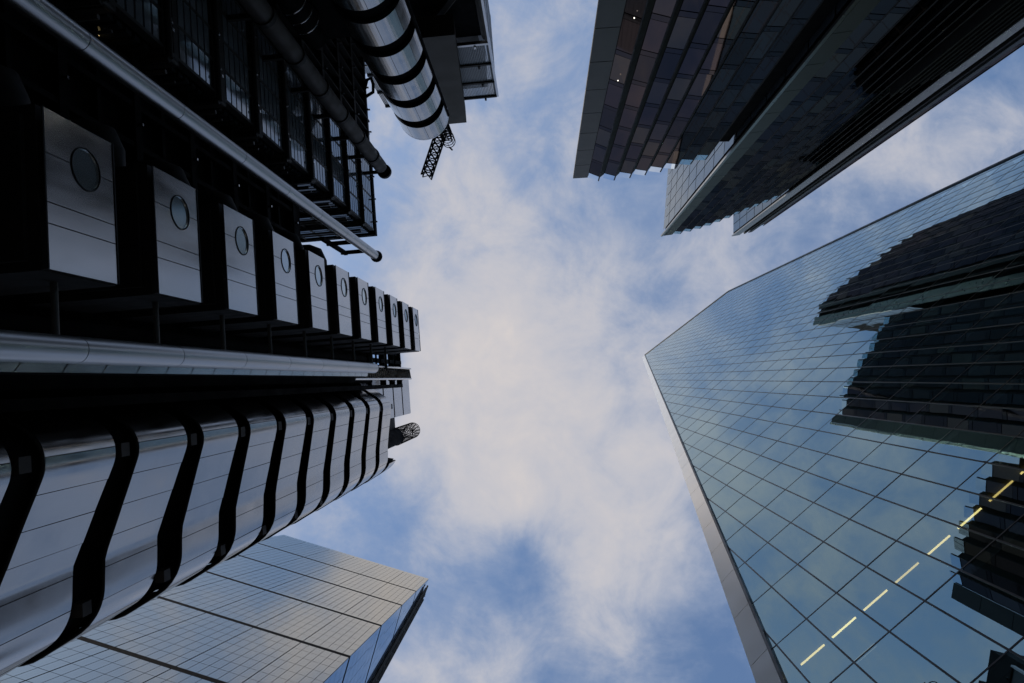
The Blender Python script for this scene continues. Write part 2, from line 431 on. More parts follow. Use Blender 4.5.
# ================================================================== stepped sawtooth tower (top right)
will = thing('stepped_tower', 'dark plum glass tower of three stepped blocks with sawtooth roofline', 'tower', WW(18, -32, -1.6))
def bez_tips(pts, w):
    """points every w metres along a polyline"""
    out = [pts[0]]; need = w
    for p, q in zip(pts, pts[1:]):
        L = math.hypot(q[0] - p[0], q[1] - p[1]); pos = 0.0
        while L - pos >= need:
            pos += need; need = w
            out.append((p[0] + (q[0] - p[0]) * pos / L, p[1] + (q[1] - p[1]) * pos / L))
        need -= (L - pos)
    return out
def saw_block(front, back_y, ztop, x_lo, x_hi, tooth, strip, corner_extra, rng, depth=0.25, fh=4.0):
    """one block: corner strip, then teeth (long glass panel + short dark return) along the measured front line"""
    zb = -1.6
    body = MB()
    tips = bez_tips(front, tooth)
    zig = []
    pans = []
    for k in range(len(tips) - 1):
        p, q = tips[k], tips[k + 1]
        dx, dy = q[0] - p[0], q[1] - p[1]; L = math.hypot(dx, dy); tx, ty = dx / L, dy / L
        nx, ny = -ty, tx                                  # towards the street (north)
        s0 = (p[0], p[1])
        tip = (p[0] + tx * L * 0.70 + nx * L * depth, p[1] + ty * L * 0.70 + ny * L * depth)
        pans.append((s0, tip, (q[0], q[1])))
        zig += [s0, tip]
    zig.append(tips[-1])
    poly = [(p[0], p[1] - 0.06) for p in zig] + [(x_hi, back_y), (x_lo, back_y)]
    body.prism(poly[::-1], zb, ztop - 0.9)
    blk = body.build('tower_block', M['black'], will)
    for j, (s0, tip, nx_) in enumerate(pans):
        glz = MB(); par = MB(); fin = MB()
        z = ztop - 1.3
        while z > 2:
            z0 = max(2, z - fh)
            # tall vision pane and a thin dark spandrel, each pane its own tint
            mi = rng.choice((0, 0, 1, 1, 2, 3, 3))
            t0, t1 = rng.gauss(0, 0.006), rng.gauss(0, 0.006)
            a = Vector((*s0, 0)); b = Vector((*tip, 0))
            d = (b - a).normalized(); nrm = Vector((-d.y, d.x, 0))
            p0 = a + d * 0.04; p1 = b - d * 0.06
            glz.face([(p0.x + nrm.x * t0, p0.y + nrm.y * t0, z0 + 0.62), (p1.x + nrm.x * t1, p1.y + nrm.y * t1, z0 + 0.62), (p1.x, p1.y, z - 0.05), (p0.x, p0.y, z - 0.05)], mi)
            glz.face([(p0.x, p0.y, z0 + 0.05), (p1.x, p1.y, z0 + 0.05), (p1.x, p1.y, z0 + 0.57), (p0.x, p0.y, z0 + 0.57)], 1)
            z -= fh
        # return face: dark metal fin that stands a little proud at the tip
        a = Vector((*tip, 0)); b = Vector((*nx_, 0)); d = (b - a).normalized(); nrm = Vector((-d.y, d.x, 0))
        fin.solid([(a.x, a.y, zb), (b.x, b.y, zb), (b.x, b.y, ztop - 0.9), (a.x, a.y, ztop - 0.9)],
                  [(a.x - nrm.x * .05, a.y - nrm.y * .05, zb), (b.x - nrm.x * .05, b.y - nrm.y * .05, zb), (b.x - nrm.x * .05, b.y - nrm.y * .05, ztop - 0.9), (a.x - nrm.x * .05, a.y - nrm.y * .05, ztop - 0.9)])
        fin.beam((tip[0], tip[1], zb), (tip[0], tip[1], ztop), 0.09)
        # glass parapet screen
        s = Vector((*s0, 0)); e = Vector((*tip, 0)); d = (e - s).normalized(); nrm = Vector((-d.y, d.x, 0)) * 0.02
        par.solid([(s.x, s.y, ztop - 1.2), (e.x, e.y, ztop - 1.2), (e.x, e.y, ztop + 0.25), (s.x, s.y, ztop + 0.25)],
                  [(s.x - nrm.x, s.y - nrm.y, ztop - 1.2), (e.x - nrm.x, e.y - nrm.y, ztop - 1.2), (e.x - nrm.x, e.y - nrm.y, ztop + 0.25), (s.x - nrm.x, s.y - nrm.y, ztop + 0.25)])
        glz.build('window_column', M['w_glass'], blk)
        fin.build('sawtooth_fin', M['dark'], blk)
        par.build('parapet_screen', M['w_par'], blk)
    return blk
rw = random.Random(11)
def corner_strip(blk, p, q, ztop, mat, name, fh=4.0, thick=0.18, gap=0.035):
    mb = MB()
    d = Vector((q[0] - p[0], q[1] - p[1], 0)).normalized(); nrm = Vector((d.y, -d.x, 0)) * thick
    z = ztop
    while z > -1.6:
        z0 = max(-1.6, z - fh)
        a = [(p[0], p[1], z0 + gap), (q[0], q[1], z0 + gap), (q[0], q[1], z - gap), (p[0], p[1], z - gap)]
        mb.solid(a, [(v[0] + nrm.x, v[1] + nrm.y, v[2]) for v in a])
        z -= fh
    return mb.build(name, mat, blk)
def side_wall(blk, p, q, z0, z1, name, fh=4.0, w=1.5, mat=None):
    """gridded glass flank from p to q"""
    mb = MB(); ln = MB()
    d = Vector((q[0] - p[0], q[1] - p[1], 0)); L = d.length; d.normalize(); nrm = Vector((d.y, -d.x, 0))
    if nrm.x > 0: nrm = -nrm
    n = int(L / w)
    z = z1
    while z > z0:
        for k in range(n):
            a = Vector((*p, 0)) + d * (k * w + 0.05); b = Vector((*p, 0)) + d * ((k + 1) * w - 0.05)
            t = [rw.gauss(0, 0.006) for _ in range(4)]
            zz = max(z0, z - fh)
            mb.face([(a.x + nrm.x * (0.05 + t[0]), a.y + nrm.y * .05, zz + .11), (b.x + nrm.x * (0.05 + t[1]), b.y + nrm.y * .05, zz + .11), (b.x + nrm.x * (.05 + t[2]), b.y + nrm.y * .05, z - .11), (a.x + nrm.x * (.05 + t[3]), a.y + nrm.y * .05, z - .06)])
        z -= fh
    return mb.build(name, mat or M['w_side'], blk)
# lowest block
b1 = saw_block([(4.17, -19.22), (6.3, -19.12), (9.2, -19.62), (12.0, -20.16), (15.0, -21.02), (16.4, -21.5)], -42, 64.4, 6.8, 16.0, 1.46, None, None, rw)
corner_strip(b1, (2.76, -19.04), (4.15, -19.11), 64.4, M['w_corner'], 'corner_panel')
for x, y, z in ((4.70, -18.78, 34.9), (4.66, -18.78, 42.4)):
    mb = MB(); mb.ball((x, y, z), .036); mb.build('lit_lamp', M['lamp_white'], b1)
# middle block
b2 = saw_block([(17.9, -20.25), (19.2, -20.58), (21.4, -21.12), (24.0, -22.05), (26.5, -23.1), (32.6, -25.6)], -52, 95.0, 17.0, 32.4, 1.40, None, None, rw)
corner_strip(b2, (16.62, -19.90), (17.85, -20.06), 95.2, M['w_corner'], 'corner_panel')
corner_strip(b2, (16.30, -19.84), (16.58, -19.88), 95.4, M['w_trim'], 'corner_trim', gap=0.012)
side_wall(b2, (16.55, -20.5), (17.3, -29.6), 20, 94.5, 'flank_glass', w=1.5)
mb = MB(); mb.prism([(16.75, -20.4), (18.2, -20.6), (18.7, -52), (19.2, -51.5)], -1.6, 94.4); mb.build('flank_wall', M['black'], b2)
mb = MB(); mb.box(14.9, 16.29, -20.9, -21.6, -1.6, 60); mb.build('shadow_recess', M['black'], b2)  # solid black box standing in for the shadow in the gap
# tallest block: a narrow polished corner towards the street, its dark flank behind
b3 = saw_block([(36.6, -26.3), (43.5, -32.5), (51.2, -41.3)], -58, 120.0, 33.6, 50.5, 2.2, None, None, rw, 0.36)
mb = MB(); mb.prism([(33.0, -25.3), (33.3, -56), (38, -56), (36.6, -26.0)][::-1], -1.6, 119.6); mb.build('flank_wall', M['black'], b3)
corner_strip(b3, (32.86, -24.95), (34.2, -25.16), 120.2, M['w_trim'], 'corner_trim', gap=0.01)
corner_strip(b3, (34.9, -25.32), (35.15, -25.36), 120.0, M['dark'], 'corner_rib', gap=0.004, thick=0.3)
corner_strip(b3, (35.7, -25.5), (36.32, -25.66), 120.0, M['w_corner'], 'corner_panel', gap=0.01)
side_wall(b3, (32.98, -25.4), (33.2, -34.6), 90, 119.5, 'flank_glass', w=1.5)
# tall ventilation fins low down beside the tallest block
for k in range(7):
    mb = MB(); x = 27.2 + k * 0.78; y = -22.75 - k * 0.325
    mb.box(x, x + 0.16, y - 0.5, y + 0.55, -1.6, 54)
    mb.build('vent_fin', M['dark'], b2)

# ================================================================== far sloping tower (bottom left)
lead = thing('sloping_tower', 'tapering tower of pale grey gridded glass with dark bands, below the steel building', 'tower', EW(-45, 60, -1.6))
GE0, GE1 = -72.0, -19.35
def gz(z): return 33.8 + 0.1806 * z
LEV = [235.4, 203.7, 177.2, 148.8, 119.7, 90.8, 61.9, 33.0, 4.1]
core = MB(EW)
core.solid([(GE0 + .2, gz(-1.6) + .25, -1.6), (GE1 - .2, gz(-1.6) + .25, -1.6), (GE1 - .2, gz(235) + .25, 235.0), (GE0 + .2, gz(235) + .25, 235.0)],
           [(GE0 + .2, 77.0, -1.6), (GE1 - .2, 77.0, -1.6), (GE1 - .2, 77.0, 235.0), (GE0 + .2, 77.0, 235.0)])
core.build('tower_body', M['l_line'], lead)
for z in LEV[1:-1]:
    mb = MB(EW); mb.solid([(GE0 + .1, gz(z - .9), z - .9), (GE1 - .02, gz(z - .9), z - .9), (GE1 - .02, gz(z + .3), z + .3), (GE0 + .1, gz(z + .3), z + .3)], [(GE0 + .1, gz(z) + 1, z - .9), (GE1 - .02, gz(z) + 1, z - .9), (GE1 - .02, gz(z) + 1, z + .3), (GE0 + .1, gz(z) + 1, z + .3)]); mb.build('level_band', M['black'], lead)
rl = random.Random(5)
NV = 36
mb = MB(EW); vm = MB(EW)
for li in range(len(LEV) - 1):
    zt, zb = LEV[li] - 0.0, LEV[li + 1] + 0.0
    zt -= (0.15 if li == 0 else 1.0); zb += 0.35
    nf = 8 if li == 0 else 7
    h = (zt - zb) / nf; w = (GE1 - GE0) / NV
    for f_ in range(nf):
        for c in range(NV):
            z0, z1 = zb + f_ * h + .05, zb + (f_ + 1) * h - .05
            gapx = 0.07 if c % 6 else 0.16
            e0, e1 = GE0 + c * w + gapx / 2, GE0 + (c + 1) * w - (0.035 if (c + 1) % 6 else 0.08)
            t = [rl.gauss(0, 0.002) for _ in range(4)]
            mb.face([(e0, gz(z0) + t[0], z0), (e1, gz(z0) + t[1], z0), (e1, gz(z1) + t[2], z1), (e0, gz(z1) + t[3], z1)])
mb.build('sloping_glass', M['l_glass'], lead)
mb = MB(EW)
for li in range(len(LEV) - 1):
    zt, zb = LEV[li] - (0.15 if li == 0 else 0.9), LEV[li + 1] + 0.35
    nf = 7; h = (zt - zb) / nf
    for f_ in range(nf):
        z0, z1 = zb + f_ * h + .05, zb + (f_ + 1) * h - .05
        g0, g1 = gz(z0), gz(z1)
        n = max(1, int((76.5 - g0) / 3.0))
        for c in range(n):
            def L_(g_lo, t): return g_lo + (76.5 - g_lo) * t
            mb.face([(GE1, L_(g0, c / n) + .04, z0), (GE1, L_(g0, (c + 1) / n) - .04, z0), (GE1, L_(g1, (c + 1) / n) - .04, z1), (GE1, L_(g1, c / n) + .04, z1)])
mb.build('side_glass', M['l_side'], lead)
# steel lift core on the far side, cross braced
mb = MB(EW)
mb.box(-60, -19.6, 77.2, 82.5, -1.6, 229)
for z in range(0, 226, 8):
    mb.beam((-18.9, 77.6, z), (-18.9, 81.2, z + 8), 0.35); mb.beam((-18.9, 81.2, z), (-18.9, 77.6, z + 8), 0.45)
    mb.beam((-18.9, 77.4, z), (-18.9, 81.4, z), 0.5); mb.beam((-18.9, 79.4, z + 4), (-19.8, 79.4, z + 4), 0.5)
for g_ in (77.5, 79.4, 81.4): mb.beam((-18.9, g_, -1.6), (-18.9, g_, 229), 0.6)
mb.build('steel_core', M['dark'], lead)

nb_ = thing('added_reflection_block', 'plain dark office block added out of view, mirrored in the curved steel bands', 'office building', WW(30, 60, -1.6))  # out of view; added so the curved steel has something to reflect
mb = MB(); mb.box(-4, 75, 52, 80, -1.6, 70); mb.build('block_body', M['stone'], nb_)
mb = MB()
for k in range(17):
    for c in range(26): mb.face([(-4 + 3.0 * c + .15, 51.95, 2 + 4 * k), (-4 + 3.0 * c + 2.8, 51.95, 2 + 4 * k), (-4 + 3.0 * c + 2.8, 51.95, 4.6 + 4 * k), (-4 + 3.0 * c + .15, 51.95, 4.6 + 4 * k)])
mb.build('window_grid', M['bay_dark'], nb_)

# ================================================================== steel building (left): office block
off = thing('office_block', 'dark steel framed office block with stacked window bays behind the silver pipe', 'office building', LW(-20, -20, -1.6))
mb = MB(LW); mb.box(-70, -13.35, -70, -13.45, -1.6, 55.6); mb.build('block_body', M['black'], off)
def bay_floor(z0):
    gm = MB(LW); fm = MB(LW)
    zg0, zg1 = z0 + 1.15, z0 + 3.75
    rows = 5; rh = (zg1 - zg0) / rows
    bays = [(-13.35 - 1.36 * i - 1.24, -13.35 - 1.36 * i) for i in range(4)]
    for (a0, a1) in bays:
        for r_ in range(rows):
            za, zb = zg0 + r_ * rh + .06, zg0 + (r_ + 1) * rh - .06
            t = rl.gauss(0, .012)
            gm.box(-13.2, -13.0 + t * .2, a0, a1, za, zb)
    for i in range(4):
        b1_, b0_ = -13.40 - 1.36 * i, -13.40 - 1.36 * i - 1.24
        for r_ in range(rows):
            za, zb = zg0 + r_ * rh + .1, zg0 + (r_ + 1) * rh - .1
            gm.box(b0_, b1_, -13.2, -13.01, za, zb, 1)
    # frame: floor beams, mid rails and posts, rounded corner tube
    fm.box(-13.3, -12.97, -19.0, -12.97, z0, z0 + 0.34); fm.box(-19.3, -13.3, -13.3, -12.972, z0 + .002, z0 + 0.338)
    fm.box(-13.3, -12.985, -19.0, -12.985, z0 + .75, z0 + 1.08); fm.box(-19.3, -13.3, -13.3, -12.987, z0 + .752, z0 + 1.078)
    for i in range(5):
        a = -13.28 - 1.36 * i
        fm.box(-13.3, -12.98, a - .07, a + .07, z0 + .345, z0 + 3.9)
        if i: fm.box(a - .07, a + .07, -13.3, -12.982, z0 + .345, z0 + 3.895)
    fm.tube((-12.98, -12.98, z0 + .3), (-12.98, -12.98, z0 + .8), .12, 10)
    fm.tube((-19.3, -12.86, z0 + .2), (-12.9, -12.86, z0 + .2), .11, 10)
    fm.tube((-12.86, -19, z0 + .2), (-12.86, -12.9, z0 + .2), .11, 10)
    for i in range(4):
        a = -14.4 - 1.36 * i
        fm.box(-12.97, -12.84, a - .04, a + .04, z0 + .42, z0 + .50, 1)
    fm.tube((-19.6, -12.62, z0 + 1.5), (-13.4, -12.62, z0 + 1.5), .06, 8, 2); fm.tube((-19.6, -12.55, z0 + .5), (-13.2, -12.55, z0 + .5), .09, 8, 2)
    o = fm.build('bay_frame', [M['bay_frame'], M['steel_dull'], M['rail']], off, origin=LW(-13, -13, z0))
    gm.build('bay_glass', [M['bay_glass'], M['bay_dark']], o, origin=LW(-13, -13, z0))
    return o
z_first = 27.8 - 3.9 * 7
for c in range(14):
    bay_floor(z_first + 3.9 * c)
mb = MB(LW); mb.box(-19.4, -12.96, -19.1, -12.96, 55.45, 56.1); mb.build('roof_edge', M['black'], off)
# darker ribbed wall further along with bright fixings
mb = MB(LW); kn = MB(LW)
for i in range(26):
    a = -19.6 - i * 1.05
    mb.box(-13.34, -13.0 + (0.06 if i % 3 == 0 else 0), a - .07, a + .07, -1.6, 56.0)
for k in range(15):
    mb.box(-13.34, -12.94, -47, -19.1, z_first + 3.9 * k, z_first + 3.9 * k + .45)
    for i in range(14):
        a = -14.0 - i * 1.9
        mb.box(-12.96, -12.70, a - .06, a + .06, z_first + 3.9 * k + .2, z_first + 3.9 * k + .34, 1)
mb.build('ribbed_wall', [M['dark'], M['steel_dull']], off)
# brown flue with flanges
mb = MB(LW)
FB, FA = -11.32, -17.35
for k in range(0, 14):
    z = 33.4 - 3.9 * 8 + 3.9 * k
    if z + 3.9 > 56: break
    mb.tube((FB, FA, z + .12), (FB, FA, min(51.6, z + 3.78)), .50, 20)
fl = mb.build('flue', M['brown'], off)
for k in range(0, 14):
    mb = MB(LW)
    z = 33.4 - 3.9 * 8 + 3.9 * k
    if z > 53: break
    mb.tube((FB, FA, z - .16), (FB, FA, z + .16), .56, 20)
    mb.box(FB - 2.2, FB - .3, FA - .12, FA + .12, z - .1, z + .1)
    mb.build('flange', M['dark'], fl)
# hooped duct tucked beside the round stair tower
mb = MB(LW); mb.tube((-11.6, -20.6, -1.6), (-11.6, -20.6, 38.0), .62, 18); hd = mb.build('hooped_duct', M['black'], off)
for z in (26, 27.0, 28.0, 33.6, 34.6, 35.6):
    pts = [(-11.6 + .95 * math.cos(t), -20.6 + .95 * math.sin(t), z) for t in [R(-70 + 14 * i) for i in range(13)]]
    mb = MB(LW); mb.path(pts, .045, 8); mb.build('hoop', M['steel_dull'], hd)
mb = MB(LW)
mb.path([(-13.0, -25.2, 55.2), (-12.75, -26.0, 55.2), (-12.4, -26.1, 55.2), (-12.25, -25.6, 55.2), (-12.3, -24.9, 55.2), (-12.9, -24.6, 55.2)], .14, 10)
mb.build('pipe_loop', M['black'], off)
# lit wall lamp deep in the dark
lp = thing('wall_lamp', 'small warm lamp glowing in the dark above the silver pipe', 'lamp', LW(-14.4, -13.0, 22.2))
mb = MB(LW); mb.ball((-14.4, -12.85, 22.2), .13); mb.build('lamp_globe', M['lamp_glow'], lp)
mb = MB(LW); mb.box(-14.5, -14.3, -13.3, -12.95, 22.0, 22.08); mb.build('lamp_bracket', M['black'], lp)

# ================================================================== steel building: pod tower
pt = thing('pod_tower', 'black service tower stacked with eleven steel pods with round portholes', 'tower', LW(-12, -4.5, -1.6))
PZ_ = 13.05
mb = MB(LW)
mb.box(-24, -14.4, -13.3, -6.6, -1.6, 41.5)
mb.box(-24, -13.4, -6.6, -.75, -1.6, 53.0)
mb.box(-13.4, -12.9, -2.6, -2.3, -1.6, 62); mb.box(-13.4, -12.9, -4.4, -4.0, -1.6, 62); mb.box(-13.4, -12.9, -.5, -.2, -1.6, 62)
for k in range(-3, 7):
    z = PZ_ + 3.9 * k
    mb.box(-14.4, -13.9, -13.0, -6.6, z + 2.6, z + 3.0); mb.box(-14.4, -14.1, -13.0, -6.6, z + .8, z + 1.0)
    for i in range(4): mb.box(-14.4, -13.95, -12.6 + 1.5 * i, -12.4 + 1.5 * i, z - .9, z + 2.6)
    for i in range(3): mb.box(-13.9, -13.7, -12.0 + 1.7 * i, -11.9 + 1.7 * i, z + 2.7, z + 2.78, 1)
for z in (55.5, 58.8, 61.8): mb.box(-13.4, -12.95, -4.4, -.2, z, z + .3)
mb.build('tower_core', [M['black'], M['steel_dull'], M['rail']], pt)
PB, PA0, PA1, PZ = -9.69, -6.32, -2.92, 13.05          # face, south end, north end, underside of the lowest seen pod
PH = 2.36
def build_pod():
    org = LW(PB, -4.6, PZ)
    f = MB(LW)
    # face in four strips separated by open joints, a hole for the porthole in the upper strip
    w = PA1 - PA0
    cuts = [PA0, PA0 + w * .585, PA0 + w * .715, PA1]
    for c0, c1 in ((PA0 + .03, PA0 + w * .28 - .0), (cuts[1] + .012, cuts[2] - .012), (cuts[2] + .012, PA1 - .03)):
        if c0 < cuts[1]: continue
        f.box(PB - .10, PB, c0, c1, PZ + .02, PZ + PH - .02)
    # porthole strip as a ring-cut plate
    hc, hz, hr = -5.36, PZ + PH * .56, .45
    x0, x1 = PA0 + .03, cuts[1] - .012
    n = 40; inner, outer, inner_b = [], [], []
    for k in range(n):
        t = 2 * math.pi * k / n; ca, sa = math.cos(t), math.sin(t)
        inner.append(f.P((PB, hc + hr * ca, hz + hr * sa))); inner_b.append(f.P((PB - .14, hc + hr * ca, hz + hr * sa)))
        mm = 1e9
        for lim, cc, dd in ((x1, hc, ca), (x0, hc, ca), (PZ + PH - .02, hz, sa), (PZ + .02, hz, sa)):
            if abs(dd) > 1e-6 and (lim - cc) / dd > 0: mm = min(mm, (lim - cc) / dd)
        outer.append(f.P((PB, hc + mm * ca, hz + mm * sa)))
    for k in range(n):
        j = (k + 1) % n
        f.idx((inner[k], outer[k], outer[j], inner[j])); f.idx((inner[k], inner[j], inner_b[j], inner_b[k]))
    # corner patches of the plate
    for (ya, zz) in ((x1, PZ + PH - .02), (x0, PZ + PH - .02), (x0, PZ + .02), (x1, PZ + .02)):
        best = []
        for k in range(n):
            t = 2 * math.pi * k / n
        ang = math.atan2(zz - hz, ya - hc) % (2 * math.pi); k0 = int(ang / (2 * math.pi / n)) % n
        c = f.P((PB, ya, zz)); f.idx((outer[k0], c, outer[(k0 + 1) % n]))
    pod = f.build('pod', M['steel_dull'], pt, origin=org)
    s = MB(LW)
    s.box(-13.3, PB - .11, PA0, PA1, PZ, PZ + PH)
    s.box(-13.2, PB - .35, PA0 + .2, PA1 - .2, PZ - .12, PZ - .001)
    s.build('pod_casing', M['dark'], pod, origin=org)
    r_ = MB(LW)
    pts = [(PB + .01, hc + (hr + .02) * math.cos(2 * math.pi * k / 40), hz + (hr + .02) * math.sin(2 * math.pi * k / 40)) for k in range(41)]
    r_.path(pts, .016, 8, caps=False)
    pa = PA0 + w * .285
    r_.box(PB, PB + .006, pa - .008, pa + .008, PZ + .03, hz - hr - .06); r_.box(PB, PB + .006, pa - .008, pa + .008, hz + hr + .06, PZ + PH - .03)
    r_.box(PB, PB + .02, PA0 + .03, PA1 - .03, PZ + .03, PZ + .07); r_.box(PB, PB + .02, PA0 + .03, PA1 - .03, PZ + PH - .07, PZ + PH - .03)
    rim = r_.build('porthole_rim', M['dark'], pod, origin=org)
    g_ = MB(LW)
    g_.face([(PB - .025, hc + hr * math.cos(2 * math.pi * k / 40), hz + hr * math.sin(2 * math.pi * k / 40)) for k in range(40)])
    g_.build('porthole_glass', M['pod_glass'], pod, origin=org)
    return pod
def build_ties():
    m = MB(LW)
    org = LW(-11, -2.3, PZ)
    m.tube((-10.5, PA1, PZ + 1.3), (-10.5, -1.45, PZ + 1.3), .075, 10)
    m.tube((-10.5, -1.45, PZ + 1.3), (-9.95, -1.35, PZ + 1.3), .06, 8)
    return m.build('pod_tie', M['rail'], pt, origin=org)
def build_duct():
    m = MB(LW); org = LW(-13, -7.8, PZ)
    m.path([(-12.7, -6.5, PZ + 2.9), (-12.7, -7.9, PZ + 2.9), (-12.85, -8.3, PZ + 2.9), (-13.2, -8.45, PZ + 2.9), (-14.5, -8.5, PZ + 2.9)], .5, 16)
    return m.build('connecting_duct', M['dark'], pt, origin=org)
pod0 = build_pod(); tie0 = build_ties(); duct0 = build_duct()
for k in range(-3, 11):
    if k == 0: continue
    copy_part(pod0, pt, 3.9 * k)
    if k < 9: copy_part(tie0, pt, 3.9 * k)
    if k < 7: copy_part(duct0, pt, 3.9 * k)
# two silver risers with joint rings
def riser(b, a, r, z_joint, ztop, cap_r):
    m = MB(LW); j = MB(LW)
    z = z_joint
    while z > 1.5: z -= 3.9
    zs = -1.6
    while zs < ztop - .05:
        z1 = min(ztop, z)
        m.tube((b, a, zs + .012), (b, a, z1 - .012), r, 28)
        j.tube((b, a, z1 - .02), (b, a, z1 + .02), r - .03, 24)
        zs = z1; z += 3.9
    p = m.build('riser_pipe', M['steel'], pt)
    j.build('joint_ring', M['black'], p)
    c = MB(LW)
    c.tube((b, a, ztop - .1), (b, a, ztop + .35), cap_r * .8, 20); c.ball((b, a, ztop + .35), cap_r)
    c.box(b - 1.6, b - r + .02, a - .1, a + .1, ztop - 4.2, ztop - 4.0); c.box(b - 1.6, b - r + .02, a - .1, a + .1, ztop - 1.6, ztop - 1.4)
    c.box(b - 1.5, b - 1.3, a - .1, a + .1, ztop - 5.5, ztop - 1.2)
    c.build('pipe_cap', M['black'], p)
    return p
riser(-9.46, -8.10, .26, 13.98, 40.0, .36)
rp = riser(-9.93, -1.38, .295, 14.15, 39.8, .24)
# flat cable tray beside the lower riser, in short lengths, then an open ladder to the top
mb = MB(LW); lad = MB(LW)
z = -1.6
while z < 38.5:
    mb.solid([(-10.0, -1.10, z + .03), (-10.0, -.90, z - .18), (-10.0, -.90, z + 1.08), (-10.0, -1.10, z + 1.28)],
             [(-10.12, -1.10, z + .03), (-10.12, -.90, z - .18), (-10.12, -.90, z + 1.08), (-10.12, -1.10, z + 1.28)])
    z += 1.3
lad.box(-10.3, -10.14, -1.05, -.88, -1.6, 39)
mb.build('cable_tray', M['steel_dull'], pt); lad.build('tray_backing', M['black'], pt)
mb = MB(LW)
for z in [40.5 + .55 * i for i in range(25)]:
    mb.beam((-10.6, -1.6, z), (-10.6, -.8, z + .5), .07); mb.beam((-10.6, -1.6, z), (-10.6, -.8, z), .07)
for a in (-1.6, -.8): mb.tube((-10.6, a, 38), (-10.6, a, 54.3), .07, 8)
for z in (44, 48, 52): mb.box(-13.2, -10.6, -1.25, -1.1, z, z + .15)
mb.build('ladder', M['steel_dull'], pt)
for b, a, z in ((-12.2, -1.0, 54.6), (-12.2, -1.1, 58.0)):
    mb = MB(LW); mb.tube((b, a, z - .25), (b, a, z + .25), .33, 16); mb.box(b - .9, b, a - .06, a + .06, z - .05, z + .05)
    mb.build('floodlight', M['black'], pt)
mb = MB(LW)
for z in (50, 51.3, 52.6, 53.9, 57, 59.2):
    mb.beam((-12.9, -5.2, z), (-12.9, -1.6, z), .12)
for a in (-2.0, -1.7, -3.1): mb.beam((-12.9, a, 48), (-12.9, a, 60), .12)
mb.build('open_gallery', M['black'], pt)

# ================================================================== steel building: curved stair tower
st = thing('stair_tower', 'curved stair tower wrapped in bright stainless bands with black gaps', 'tower', LW(-17, 3, -1.6))
def fillet(P_, rad, n=10):
    """polyline with its corners rounded"""
    out = [P_[0]]
    for i in range(1, len(P_) - 1):
        p, c, q = Vector(P_[i - 1]), Vector(P_[i]), Vector(P_[i + 1])
        u, v = (p - c).normalized(), (q - c).normalized()
        half = u.angle(v) / 2; d = rad[i - 1] / math.tan(half)
        ctr = c + (u + v).normalized() * (rad[i - 1] / math.sin(half))
        s_, e_ = c + u * d - ctr, c + v * d - ctr
        a0 = math.atan2(s_.y, s_.x); da = (math.atan2(e_.y, e_.x) - a0 + math.pi) % (2 * math.pi) - math.pi
        out += [(ctr.x + rad[i - 1] * math.cos(a0 + da * k / n), ctr.y + rad[i - 1] * math.sin(a0 + da * k / n)) for k in range(n + 1)]
    out.append(P_[-1]); return out
class Curve:
    """plan outline of one floor of the stair tower; the flank leans in less and less towards the top"""
    def __init__(c, slope):
        kb = -12.36 - slope * 3.15
        c.P = fillet([(-17.5, -1.35), (-14.7, -.98), (-12.30, .82), (kb, 4.35), (kb - .12, 6.2), (kb - 2.4, 7.4), (-20.5, 7.8)], [1.3, .95, .25, 1.7, 1.6], 12)
        c.A = [0.0]
        for p, q in zip(c.P, c.P[1:]): c.A.append(c.A[-1] + math.hypot(q[0] - p[0], q[1] - p[1]))
        c.L = c.A[-1]
    def at(c, t):
        for i in range(len(c.A) - 1):
            if c.A[i + 1] >= t and c.A[i + 1] > c.A[i]:
                u = (t - c.A[i]) / (c.A[i + 1] - c.A[i]); return tuple(c.P[i][d] + (c.P[i + 1][d] - c.P[i][d]) * u for d in (0, 1))
        return c.P[-1]
    def inset(c, t, d):
        p, q = c.at(max(0, t - .05)), c.at(min(c.L, t + .05))
        L = math.hypot(q[0] - p[0], q[1] - p[1]); m = c.at(t)
        return (m[0] - (q[1] - p[1]) / L * d, m[1] + (q[0] - p[0]) / L * d)
def curve_for(k): return Curve(min(.50, .15 + .19 * math.exp(-k / 2.6)))
BZ = 24.4
mb = MB(LW)
for k in range(-7, 9):
    c_ = curve_for(k); f0 = .58 if k == 8 else 0.0
    ts = [c_.L * (f0 + (1 - f0) * i / 60) for i in range(61)]
    mb.prism([c_.inset(t, .26) for t in ts] + [(-20.5, -.8 if k < 8 else 4.2)], max(-1.6, BZ + 3.9 * k), BZ + 3.9 * k + 2.7)
    l_ = curve_for(k - 1); tl = [l_.L * (f0 + (1 - f0) * i / 60) for i in range(61)]
    mb.prism([l_.inset(t, .24) for t in tl] + [(-20.5, -.8 if k < 8 else 4.2)], max(-1.6, BZ + 3.9 * k - 1.25), BZ + 3.9 * k - .002)
mb.build('dark_core', M['black'], st)
